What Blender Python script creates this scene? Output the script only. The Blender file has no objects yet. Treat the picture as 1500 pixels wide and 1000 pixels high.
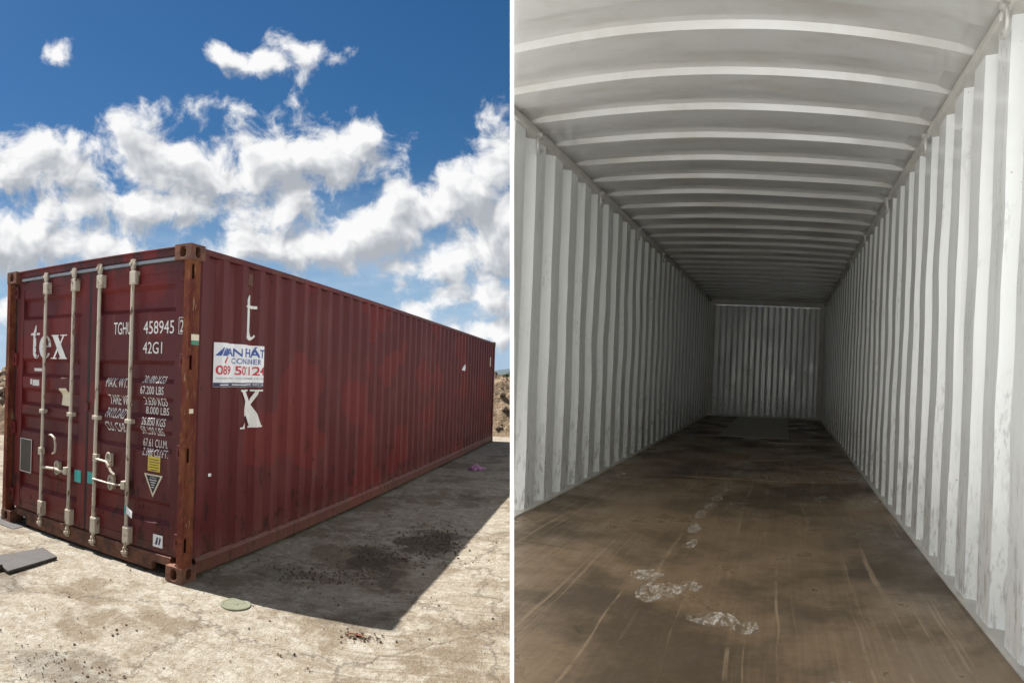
import bpy, bmesh, math, random
from math import radians as RAD, sin, cos, pi
from mathutils import Vector, Matrix, noise as MN
random.seed(7)
S = bpy.context.scene
COL = S.collection

# ------------------------------------------------------------------ camera
EYE = 1.60                       # eye height above the yard (m)
F = 900.0                        # image scale of the sweep lens, pixels per radian on a 1500 px wide frame
cam_d = bpy.data.cameras.new('camera'); cam = bpy.data.objects.new('camera', cam_d); COL.objects.link(cam)
cam_d.type = 'PANO'
cam_d.panorama_type = 'CENTRAL_CYLINDRICAL'
cam_d.central_cylindrical_radius = 1.0
cam_d.central_cylindrical_range_u_min = -750 / F
cam_d.central_cylindrical_range_u_max = 750 / F
cam_d.central_cylindrical_range_v_min = -450 / F
cam_d.central_cylindrical_range_v_max = 550 / F
cam_d.clip_start = 0.02; cam_d.clip_end = 6000
cam.location = (0, 0, EYE); cam.rotation_euler = (RAD(90), 0, 0)
S.camera = cam

def rot(y, p, r):
    return Matrix.Rotation(y, 3, 'Z') @ Matrix.Rotation(p, 3, 'X') @ Matrix.Rotation(r, 3, 'Y')
# pose of the closed container (door-end corner on the ground) and of the open one (far corner of its floor)
MA = rot(1.41565039, 0.02988966, 0.01117231); TA = Vector((-2.38621913, 3.99469217, -1.58798776 + EYE))
MB_ = rot(RAD(-25.34), RAD(.27), RAD(2.32)); TB = Vector((3.94, 12.042, -.816 + EYE))

# ------------------------------------------------------------------ sky and sun
SUN_TRAVEL = (MA @ Vector((.14, -1.62, -2.591))).normalized()
to_sun = -SUN_TRAVEL
sun_el = math.asin(to_sun.z); sun_az = math.atan2(to_sun.x, to_sun.y)      # azimuth clockwise from +Y
sd = bpy.data.lights.new('sun', 'SUN'); sd.energy = 5.0; sd.angle = RAD(.53); sd.color = (1, .955, .885)
so = bpy.data.objects.new('sun', sd); COL.objects.link(so)
so.rotation_euler = SUN_TRAVEL.to_track_quat('-Z', 'Y').to_euler(); so.location = (-20, 5, 30)

W = bpy.data.worlds.new('World'); S.world = W; W.use_nodes = True

class NT:
    """small helper to write node trees"""
    def __init__(s, tree): s.t = tree; s.n = tree.nodes; s.l = tree.links
    def new(s, kind, **kw):
        n = s.n.new(kind)
        for k, v in kw.items(): setattr(n, k, v)
        return n
    def put(s, sock, v):
        if v is None: return
        if isinstance(v, bpy.types.NodeSocket): s.l.new(v, sock)
        else: sock.default_value = v
    def math(s, op, a, b=None, c=None, clamp=False):
        n = s.new('ShaderNodeMath', operation=op, use_clamp=clamp)
        for i, v in enumerate((a, b, c)): s.put(n.inputs[i], v)
        return n.outputs[0]
    def vec(s, op, a, b=None, scale=None):
        n = s.new('ShaderNodeVectorMath', operation=op)
        s.put(n.inputs[0], a); s.put(n.inputs[1], b)
        if scale is not None: s.put(n.inputs['Scale'], scale)
        return n.outputs['Value'] if op in ('LENGTH', 'DOT_PRODUCT', 'DISTANCE') else n.outputs[0]
    def ss(s, v, a, b, lo=0., hi=1.):
        n = s.new('ShaderNodeMapRange', interpolation_type='SMOOTHSTEP')
        s.put(n.inputs[0], v); s.put(n.inputs[1], a); s.put(n.inputs[2], b); s.put(n.inputs[3], lo); s.put(n.inputs[4], hi)
        return n.outputs[0]
    def noise(s, v, scale, detail=4., rough=.55, dist=0., col=False):
        n = s.new('ShaderNodeTexNoise')
        s.put(n.inputs['Vector'], v); n.inputs['Scale'].default_value = scale
        n.inputs['Detail'].default_value = min(detail, 5.); n.inputs['Roughness'].default_value = rough
        n.inputs['Distortion'].default_value = dist
        return n.outputs['Color' if col else 'Fac']
    def mix(s, f, a, b, mode='MIX'):
        n = s.new('ShaderNodeMix', data_type='RGBA', blend_type=mode)
        s.put(n.inputs[0], f)
        for sock, v in ((n.inputs[6], a), (n.inputs[7], b)):
            if isinstance(v, (tuple, list)): v = (*v[:3], 1)
            s.put(sock, v)
        return n.outputs[2]
    def mapping(s, v, scale=(1, 1, 1), rotz=0, loc=(0, 0, 0)):
        n = s.new('ShaderNodeMapping'); s.put(n.inputs[0], v)
        n.inputs['Scale'].default_value = scale; n.inputs['Rotation'].default_value = (0, 0, rotz); n.inputs['Location'].default_value = loc
        return n.outputs[0]
    def xyz(s, v):
        n = s.new('ShaderNodeSeparateXYZ'); s.put(n.inputs[0], v); return n.outputs
    def comb(s, x, y, z=0.):
        n = s.new('ShaderNodeCombineXYZ')
        for i, v in enumerate((x, y, z)): s.put(n.inputs[i], v)
        return n.outputs[0]

# cumulus banks: azimuth (rad), rise (tan of elevation), half sizes; the rest of the sky carries scattered cumulus of the same kind
CLOUDS = []
for (px, py, rx, ry) in [(340, 80, 34, 12), (392, 92, 40, 17), (448, 78, 38, 24), (93, 80, 12, 8), (515, 128, 10, 5),
        (215, 232, 66, 52), (305, 248, 95, 56), (400, 245, 95, 58), (490, 228, 78, 48), (535, 200, 30, 24), (360, 300, 120, 34),
        (245, 305, 80, 26), (20, 252, 105, 52), (102, 208, 18, 14), (175, 178, 15, 13), (80, 300, 70, 26), (60, 356, 175, 42),
        (700, 285, 70, 50), (625, 312, 65, 36), (765, 310, 80, 100), (545, 345, 130, 36), (450, 360, 130, 30), (680, 372, 120, 40),
        (712, 438, 56, 26), (608, 459, 18, 9), (60, 455, 140, 22), (800, 485, 110, 18)]:
    CLOUDS.append(((px - 750) / F, (550 - py) / F, rx / F, ry / F))

def cloud_group(detail):
    g = bpy.data.node_groups.new('cloud_field', 'ShaderNodeTree')
    g.interface.new_socket('UV', in_out='INPUT', socket_type='NodeSocketVector')
    g.interface.new_socket('Field', in_out='OUTPUT', socket_type='NodeSocketFloat')
    N = NT(g); gi = N.new('NodeGroupInput'); go = N.new('NodeGroupOutput')
    def noise2(v, scale, det, rough, col=False):
        n = N.new('ShaderNodeTexNoise', noise_dimensions='2D'); N.put(n.inputs['Vector'], v)
        n.inputs['Scale'].default_value = scale; n.inputs['Detail'].default_value = det; n.inputs['Roughness'].default_value = rough
        return n.outputs['Color' if col else 'Fac']
    uv = gi.outputs[0]
    w1 = N.vec('SUBTRACT', noise2(uv, 10., 2., .5, True), (.5, .5, .5))
    uvw = N.vec('ADD', uv, N.vec('SCALE', w1, scale=.05))
    acc = None
    for (a, e, ra, re) in CLOUDS:
        top = .30 if ra < 20 / F else 1.
        d = N.vec('MULTIPLY', N.vec('SUBTRACT', uvw, (a, e, 0)), (1 / (ra * 1.28), 1 / (re * 1.28), 0))
        f = N.math('SUBTRACT', top, N.math('MULTIPLY', N.vec('LENGTH', d), top))
        acc = f if acc is None else N.math('MAXIMUM', acc, f)
    # the open sky beyond the banks carries scattered cumulus of the same kind
    u, v, _ = N.xyz(uv)
    gen = N.math('MULTIPLY', N.math('SUBTRACT', noise2(N.mapping(uv, (1, 1.9, 1)), 2.3, 2., .5), .47), 5.)
    beyond = N.math('MAXIMUM', N.ss(u, .08, .3), N.ss(N.math('MULTIPLY', u, -1.), .95, 1.15))
    beyond = N.math('MAXIMUM', beyond, N.ss(v, .75, 1.0))
    gen = N.math('SUBTRACT', gen, N.math('MULTIPLY', N.math('SUBTRACT', 1., beyond), 3.))
    acc = N.math('MINIMUM', N.math('MAXIMUM', N.math('MAXIMUM', acc, gen), -1.), .85)
    fb = noise2(uvw, 12., detail, .60)
    acc = N.math('ADD', acc, .06)
    fld = N.math('ADD', acc, N.math('MULTIPLY', N.math('SUBTRACT', fb, .5), 2.9))
    N.l.new(fld, go.inputs[0])
    return g

def build_world():
    N = NT(W.node_tree); N.n.clear()
    out = N.new('ShaderNodeOutputWorld'); bg = N.new('ShaderNodeBackground')
    sky = N.new('ShaderNodeTexSky', sky_type='NISHITA', sun_disc=False)
    sky.sun_elevation = sun_el; sky.sun_rotation = sun_az; sky.altitude = 0; sky.air_density = 1.0; sky.dust_density = .35; sky.ozone_density = 3.0
    hs = N.new('ShaderNodeHueSaturation'); hs.inputs['Saturation'].default_value = 1.32; hs.inputs['Value'].default_value = .545
    N.l.new(sky.outputs[0], hs.inputs['Color'])
    tc = N.new('ShaderNodeTexCoord').outputs['Generated']
    x, y, z = N.xyz(tc)
    az = N.math('ARCTAN2', x, y)
    hyp = N.math('SQRT', N.math('ADD', N.math('MULTIPLY', x, x), N.math('MULTIPLY', y, y)))
    rise = N.math('DIVIDE', z, N.math('MAXIMUM', hyp, .05))
    uv = N.comb(az, rise, 0.)
    def field(v, g):
        n = N.new('ShaderNodeGroup'); n.node_tree = g; N.l.new(v, n.inputs[0]); return n.outputs[0]
    f0 = field(uv, cloud_group(7.))
    f1 = field(N.vec('ADD', uv, (-.016, .030, 0)), cloud_group(3.))
    dens = N.ss(f0, -.10, .62)
    lit = N.math('SUBTRACT', f0, f1)
    thick = N.ss(f1, .0, 1.15)
    t = N.math('SUBTRACT', N.math('ADD', .84, N.math('MULTIPLY', lit, .42)), N.math('MULTIPLY', thick, .66), clamp=True)
    ccol = N.mix(t, (3.0, 3.2, 3.5), (6.6, 6.6, 6.6))
    above = N.ss(rise, .0, .03)
    veil = N.math('MULTIPLY', N.ss(N.noise(N.mapping(uv, (2.2, 6, 1)), 2.2, 5., .6), .40, .72), N.ss(rise, .36, .06))
    low = N.ss(rise, .36, -.02)
    base = N.mix(N.math('MULTIPLY', low, .85), hs.outputs[0], (2.75, 3.95, 5.5))
    base = N.mix(N.math('MULTIPLY', veil, .5), base, (4.7, 5.4, 6.2))
    colr = N.mix(N.math('MULTIPLY', dens, above), base, ccol)
    N.l.new(colr, bg.inputs[0]); bg.inputs[1].default_value = .05
    N.l.new(bg.outputs[0], out.inputs[0])
build_world()
W.cycles.sampling_method = 'MANUAL'; W.cycles.sample_map_resolution = 512

S.view_settings.view_transform = 'Standard'; S.view_settings.look = 'None'
S.view_settings.exposure = 1.55; S.view_settings.gamma = 1.0; S.view_settings.use_curve_mapping = False
S.cycles.max_bounces = 14; S.cycles.diffuse_bounces = 12; S.cycles.glossy_bounces = 6

# ------------------------------------------------------------------ mesh helpers
class MB:
    def __init__(s): s.v = []; s.f = []; s.sm = []; s.mi = []
    def add(s, vs, fs, smooth=False, mi=0):
        o = len(s.v); s.v += [tuple(p) for p in vs]
        for f in fs: s.f.append([i + o for i in f]); s.sm.append(smooth); s.mi.append(mi)
    def box(s, x0, x1, y0, y1, z0, z1, mi=0):
        s.add([(x0, y0, z0), (x1, y0, z0), (x1, y1, z0), (x0, y1, z0), (x0, y0, z1), (x1, y0, z1), (x1, y1, z1), (x0, y1, z1)],
              [(0, 3, 2, 1), (4, 5, 6, 7), (0, 1, 5, 4), (1, 2, 6, 5), (2, 3, 7, 6), (3, 0, 4, 7)], mi=mi); return s
    def tube(s, pts, r, n=10, rs=None, cap=True, flat=1.0, mi=0):
        pts = [Vector(p) for p in pts]; ring = []; up = None
        for i, p in enumerate(pts):
            t = (pts[min(i + 1, len(pts) - 1)] - pts[max(i - 1, 0)]).normalized()
            if up is None:
                up = Vector((0, 0, 1)) if abs(t.z) < .9 else Vector((1, 0, 0))
            a = t.cross(up).normalized(); b = a.cross(t).normalized(); up = b
            rr = rs[i] if rs else r
            ring.append([p + a * (cos(2 * pi * k / n) * rr) + b * (sin(2 * pi * k / n) * rr * flat) for k in range(n)])
        vs = [q for r_ in ring for q in r_]
        fs = [(i * n + k, i * n + (k + 1) % n, (i + 1) * n + (k + 1) % n, (i + 1) * n + k) for i in range(len(pts) - 1) for k in range(n)]
        s.add(vs, fs, True, mi)
        if cap:
            s.add(ring[0], [tuple(range(n))[::-1]], mi=mi); s.add(ring[-1], [tuple(range(n))], mi=mi)
        return s
    def build(s, name, mat, parent=None, bevel=0, solid=0):
        me = bpy.data.meshes.new(name); me.from_pydata(s.v, [], s.f)
        me.polygons.foreach_set('use_smooth', s.sm)
        mats = mat if isinstance(mat, (list, tuple)) else [mat]
        for m in mats: me.materials.append(m)
        if len(mats) > 1: me.polygons.foreach_set('material_index', s.mi)
        me.update()
        o = bpy.data.objects.new(name, me); COL.objects.link(o)
        if parent: o.parent = parent
        if solid:
            m = o.modifiers.new('sheet', 'SOLIDIFY'); m.thickness = solid; m.offset = 0
        if bevel:
            m = o.modifiers.new('edge', 'BEVEL'); m.width = bevel; m.segments = 2; m.limit_method = 'ANGLE'; m.angle_limit = RAD(40)
        return o

def tag(o, label=None, cat=None, group=None, kind=None):
    for k, v in (('label', label), ('category', cat), ('group', group), ('kind', kind)):
        if v: o[k] = v
    return o
def empty(name, M=None, T=(0, 0, 0)):
    o = bpy.data.objects.new(name, None); COL.objects.link(o)
    if M is not None: o.matrix_world = Matrix.Translation(T) @ M.to_4x4()
    else: o.location = T
    o.empty_display_size = .2
    return o
def copy_part(o, parent, M=None):
    c = o.copy(); COL.objects.link(c); c.parent = parent
    if M is not None: c.matrix_local = M
    return c
def n3(x, y, z): return MN.noise(Vector((x, y, z)))

# ------------------------------------------------------------------ materials
def mat(name, build, rough=.6, metal=0., spec=.5):
    m = bpy.data.materials.new(name); m.use_nodes = True
    N = NT(m.node_tree); b = N.n['Principled BSDF']
    b.inputs['Roughness'].default_value = rough; b.inputs['Metallic'].default_value = metal
    b.inputs['Specular IOR Level'].default_value = spec
    P = N.new('ShaderNodeTexCoord').outputs['Object']
    r = build(N, P, b)
    if r is not None:
        if isinstance(r, tuple): b.inputs['Base Color'].default_value = (*r, 1)
        else: N.l.new(r, b.inputs['Base Color'])
    return m
def bump(N, b, h, strength=.3, dist=.01):
    n = N.new('ShaderNodeBump'); n.inputs['Strength'].default_value = strength; n.inputs['Distance'].default_value = dist
    N.l.new(h, n.inputs['Height']); N.l.new(n.outputs[0], b.inputs['Normal'])
def flat(c, var=.18, scale=6., bumpy=0.):
    def f(N, P, b):
        k = N.noise(P, scale, 6., .6)
        col = N.mix(k, tuple(x * (1 - var) for x in c), tuple(min(1, x * (1 + var)) for x in c))
        if bumpy: bump(N, b, N.noise(P, scale * 8, 4.), bumpy, .004)
        return col
    return f

def paint_maroon(door=False, rail=False):
    def f(N, P, b):
        x, y, z = N.xyz(P)
        base = N.mix(N.noise(P, 1.1, 5., .6), (.066, .0105, .0122), (.108, .0190, .0210))
        # faded chalky patches
        base = N.mix(N.math('MULTIPLY', N.ss(N.noise(N.mapping(P, (.6, .6, .35)), 2.3, 5., .6), .5, .75), .45), base, (.145, .048, .044))
        # vertical run streaks
        st = N.noise(N.mapping(P, (9, 9, .35)), 2.2, 5., .65)
        base = N.mix(N.math('MULTIPLY', N.ss(st, .52, .74), .5), base, (.058, .015, .013))
        base = N.mix(N.math('MULTIPLY', N.ss(N.noise(N.mapping(P, (7, 7, .5), loc=(3, 1, 0)), 1.7, 4., .6), .57, .72), .35), base, (.18, .066, .056))
        # repainted brighter squares
        rp = N.noise(N.mapping(P, (1.3, 1.3, 1.6), loc=(7, 3, 2)), .9, 1., .3)
        base = N.mix(N.math('MULTIPLY', N.ss(rp, .575, .60), .55), base, (.150, .018, .016))
        # rust chips, denser low down where forks and chains scrape it
        low = N.ss(z, 1.15, .15)
        ch = N.noise(N.mapping(P, (1, 1, .45)), 13., 6., .62)
        thr = N.math('SUBTRACT', .675, N.math('MULTIPLY', low, .085))
        chip = N.ss(ch, thr, N.math('ADD', thr, .025))
        rust = N.mix(N.noise(P, 40., 3.), (.012, .007, .006), (.070, .030, .014))
        base = N.mix(N.math('MULTIPLY', chip, .85), base, rust)
        # broad dark scuffs low on the ribs
        sc_ = N.math('MULTIPLY', N.ss(N.noise(N.mapping(P, (1.6, 1.6, .8), loc=(4, 0, 1)), 5.5, 5., .65), .585, .64), N.ss(z, 1.5, .35))
        base = N.mix(N.math('MULTIPLY', sc_, .75), base, (.018, .009, .008))
        # dust along the foot
        base = N.mix(N.math('MULTIPLY', N.ss(N.math('ADD', z, N.math('MULTIPLY', N.noise(P, 5., 4.), .25)), .48, .12), .32), base, (.155, .108, .075))
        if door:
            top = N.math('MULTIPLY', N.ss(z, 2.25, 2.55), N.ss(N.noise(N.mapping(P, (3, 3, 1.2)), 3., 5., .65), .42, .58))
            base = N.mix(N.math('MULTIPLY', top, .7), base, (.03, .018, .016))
        if rail:
            base = N.mix(N.math('MULTIPLY', N.ss(N.noise(P, 6., 6., .65), .48, .62), .6), base, (.11, .05, .03))
        b.inputs['Roughness'].default_value = .42 if door else .55
        rg = N.ss(chip, 0., 1., .40 if door else .52, .85); N.l.new(rg, b.inputs['Roughness'])
        h = N.math('ADD', N.math('MULTIPLY', N.noise(P, 3.0, 3.), 1.), N.math('MULTIPLY', N.noise(P, 60., 3.), .06))
        bump(N, b, h, .35, .012)
        return base
    return f
def rusty(N, P, b):
    n1 = N.noise(N.mapping(P, (1, 1, .5)), 7., 7., .65)
    c = N.mix(N.ss(n1, .36, .62), (.095, .018, .014), (.150, .050, .020))
    c = N.mix(N.math('MULTIPLY', N.ss(N.noise(P, 16., 5., .6), .5, .7), .75), c, (.07, .028, .016))
    fl = N.ss(N.noise(N.mapping(P, (1.6, 1.6, .35)), 17., 5., .7), .61, .66)
    c = N.mix(N.math('MULTIPLY', fl, .65), c, (.30, .21, .13))
    bump(N, b, N.noise(P, 30., 5.), .5, .006)
    return c
def rusty_dark(N, P, b):
    c = N.mix(N.ss(N.noise(P, 9., 7., .65), .35, .65), (.060, .026, .018), (.150, .058, .030))
    c = N.mix(N.math('MULTIPLY', N.ss(N.noise(P, 26., 5., .6), .55, .7), .6), c, (.025, .014, .011))
    bump(N, b, N.noise(P, 34., 5.), .5, .006)
    return c
def bar_paint(N, P, b):
    c = N.mix(N.noise(P, 6., 5., .6), (.33, .285, .22), (.47, .425, .35))
    c = N.mix(N.ss(N.noise(N.mapping(P, (1, 1, .4)), 22., 5., .68), .575, .635), c, (.10, .05, .03))
    x, y, z = N.xyz(P)
    low = N.ss(N.math('ADD', z, N.math('MULTIPLY', N.noise(P, 9., 4.), .35)), .42, .16)
    c = N.mix(N.math('MULTIPLY', low, .55), c, (.15, .085, .05))
    bump(N, b, N.noise(P, 50., 3.), .25, .003)
    return c
def decal(c, wear=.62, under=None, scale=30.):
    def f(N, P, b):
        w = N.ss(N.noise(P, scale, 6., .65), wear, wear + .05)
        return N.mix(w, N.mix(N.noise(P, 9., 4.), tuple(q * .82 for q in c), c), under or (.16, .045, .042))
    return f

M = {}
M['maroon'] = mat('maroon_paint', paint_maroon(), .55, 0, .22)
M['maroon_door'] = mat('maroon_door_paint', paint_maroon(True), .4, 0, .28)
M['maroon_rail'] = mat('maroon_rail_paint', paint_maroon(False, True), .6, 0, .22)
M['rusty'] = mat('rusty_post_paint', rusty, .8, 0, .2)
M['rusty_dark'] = mat('dark_rusty_steel', rusty_dark, .78)
M['bar'] = mat('weathered_beige_paint', bar_paint, .45)
M['rubber'] = mat('black_rubber', flat((.012, .012, .014), .3), .6)
M['greyrub'] = mat('grey_rubber', flat((.20, .22, .25), .2), .5)
M['white_decal'] = mat('white_lettering', decal((.72, .72, .70), .66), .5)
M['white_worn'] = mat('worn_white_lettering', decal((.66, .66, .64), .585, scale=18.), .55)
M['vinyl'] = mat('white_vinyl', flat((.72, .73, .76), .06, 8.), .4)
M['blue_ink'] = mat('blue_ink', flat((.025, .075, .30), .1), .45)
M['red_ink'] = mat('red_ink', flat((.45, .022, .035), .1), .45)
M['navy_ink'] = mat('navy_ink', flat((.018, .025, .075), .1), .45)
M['black_ink'] = mat('black_ink', flat((.012, .012, .013), .1), .5)
M['yellow'] = mat('yellow_sticker', decal((.62, .47, .06), .66, (.35, .25, .06)), .5)
M['cream'] = mat('cream_sticker', flat((.62, .56, .42), .15, 20), .5)
M['teal'] = mat('teal_tape', flat((.05, .33, .31), .2, 30), .5)
M['green'] = mat('green_label', flat((.02, .19, .11), .2, 30), .5)
M['plate'] = mat('dull_metal_plate', flat((.055, .048, .040), .35, 14.), .5)
M['dark'] = mat('dark_void_steel', flat((.015, .012, .011), .3), .8)

# inside of the open container
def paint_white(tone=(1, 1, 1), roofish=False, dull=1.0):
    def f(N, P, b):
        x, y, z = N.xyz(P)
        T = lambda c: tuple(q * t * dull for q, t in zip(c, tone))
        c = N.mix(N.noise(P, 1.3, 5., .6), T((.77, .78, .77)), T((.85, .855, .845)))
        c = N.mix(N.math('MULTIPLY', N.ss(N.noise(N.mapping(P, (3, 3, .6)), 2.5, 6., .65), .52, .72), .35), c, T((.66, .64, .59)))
        if not roofish:
            # grey rub marks where cargo scrapes the ribs
            band = N.ss(N.noise(N.mapping(P, (4, 4, 1.1)), 2.0, 3., .5), .52, .70)
            scr = N.ss(N.noise(N.mapping(P, (20, 20, 7)), 3.0, 5., .72), .46, .66)
            c = N.mix(N.math('MULTIPLY', N.math('MULTIPLY', band, scr), .6), c, (.36, .37, .385))
            low = N.math('MULTIPLY', N.ss(z, 1.0, .0), N.ss(N.noise(N.mapping(P, (9, 9, 2.5)), 4., 5., .68), .50, .64))
            c = N.mix(N.math('MULTIPLY', low, .55), c, (.20, .185, .165))
            c = N.mix(N.math('MULTIPLY', N.ss(N.noise(P, 24., 5., .6), .70, .74), .6), c, (.26, .15, .09))
            run = N.ss(N.noise(N.mapping(P, (9, 9, .25), loc=(2, 1, 0)), 2.4, 4., .6), .55, .75)
            c = N.mix(N.math('MULTIPLY', run, .35), c, (.50, .49, .46))
        else:
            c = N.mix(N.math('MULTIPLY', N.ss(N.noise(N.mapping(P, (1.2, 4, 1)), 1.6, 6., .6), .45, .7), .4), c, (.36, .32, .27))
            c = N.mix(N.ss(N.noise(N.mapping(P, (2, 30, 1)), 5., 4., .6), .72, .75), c, (.8, .78, .7))
        rg = N.ss(N.noise(P, 3., 4.), .3, .7, .30, .48); N.l.new(rg, b.inputs['Roughness']); b.inputs['Coat Weight'].default_value = 1.0; b.inputs['Coat Roughness'].default_value = .14
        h = N.math('ADD', N.noise(P, 4.0, 3.), N.math('MULTIPLY', N.noise(P, 40., 3.), .08))
        bump(N, b, h, .3, .010)
        return c
    return f
def ply(N, P, b):
    x, y, z = N.xyz(P)
    g = N.noise(N.mapping(P, (14, .5, 1)), 3., 6., .6)
    c = N.mix(g, (.125, .086, .050), (.35, .25, .155))
    c = N.mix(N.math('MULTIPLY', N.ss(N.noise(P, 1.1, 5., .6), .42, .60), .8), c, (.060, .045, .029))
    # long pale gouges along the length and fainter ones across
    s1 = N.ss(N.noise(N.mapping(N.vec('ADD', P, N.vec('SCALE', N.noise(P, .9, 2., .5, col=True), scale=.12)), (15, .16, 1), rotz=.03), 2.1, 5., .6), .57, .66)
    s2 = N.ss(N.noise(N.mapping(P, (24, .35, 1), rotz=-.14, loc=(4, 2, 0)), 1.7, 5., .6), .655, .70)
    s3 = N.ss(N.noise(N.mapping(P, (1.3, 38, 1), loc=(1, 5, 0)), 1.7, 4., .6), .66, .70)
    brk = N.ss(N.noise(P, 2.6, 5., .7), .38, .54)
    sc = N.math('MULTIPLY', N.math('MAXIMUM', N.math('MAXIMUM', s1, s2), N.math('MULTIPLY', s3, .6)), brk)
    c = N.mix(N.math('MULTIPLY', sc, .6), c, (.40, .30, .20))
    c = N.mix(N.math('MULTIPLY', N.ss(N.noise(P, 55., 4., .7), .69, .73), .6), c, (.42, .37, .30))
    c = N.mix(N.math('MULTIPLY', N.ss(N.noise(P, 3.2, 5., .6, .5), .66, .72), .7), c, (.02, .015, .012))
    rg = N.ss(N.noise(P, 2.2, 6., .65), .35, .65, .26, .60); N.l.new(rg, b.inputs['Roughness'])
    bump(N, b, N.math('ADD', N.math('MULTIPLY', g, .5), N.noise(P, 45., 4.)), .35, .004)
    return c
def scuff(N, P, b):
    tr = N.new('ShaderNodeBsdfTransparent'); mx = N.new('ShaderNodeMixShader'); out = [n for n in N.n if n.type == 'OUTPUT_MATERIAL'][0]
    k = N.math('MULTIPLY', N.ss(N.noise(N.mapping(P, (1.3, .7, 1)), 26., 5., .75, 1.2), .44, .66), .9)
    N.l.new(k, mx.inputs[0]); N.l.new(tr.outputs[0], mx.inputs[1]); N.l.new(b.outputs[0], mx.inputs[2]); N.l.new(mx.outputs[0], out.inputs[0])
    return N.mix(N.noise(P, 60., 3.), (.45, .38, .30), (.85, .82, .76))
M['inwall'] = mat('worn_white_wall_paint', paint_white((.975, 1.0, 1.005)), .4)
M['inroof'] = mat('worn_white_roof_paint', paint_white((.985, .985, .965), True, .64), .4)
M['inend'] = mat('worn_white_end_paint', paint_white((.98, 1, 1.0)), .35)
M['intrim'] = mat('grey_white_trim_paint', flat((.52, .51, .47), .25, 8, .2), .45)
M['ply'] = mat('scratched_dark_plywood', ply, .5)
M['chequer'] = mat('grey_floor_plate', flat((.36, .35, .31), .3, 9, .2), .45)
M['scuff'] = mat('white_scuffed_paint', scuff, .6)
M['zinc'] = mat('dull_zinc', flat((.55, .54, .51), .25, 20), .45, .3)
def frosted(N, P, b):
    t = N.new('ShaderNodeBsdfTranslucent'); t.inputs[0].default_value = (.86, .86, .86, 1); mx = N.new('ShaderNodeMixShader'); mx.inputs[0].default_value = .8
    out = [n for n in N.n if n.type == 'OUTPUT_MATERIAL'][0]
    N.l.new(b.outputs[0], mx.inputs[1]); N.l.new(t.outputs[0], mx.inputs[2]); N.l.new(mx.outputs[0], out.inputs[0])
    return (.86, .86, .86)
M['board'] = mat('frosted_white_plastic', frosted, .5)  # mostly translucent, so the added board brightens the interior

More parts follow.
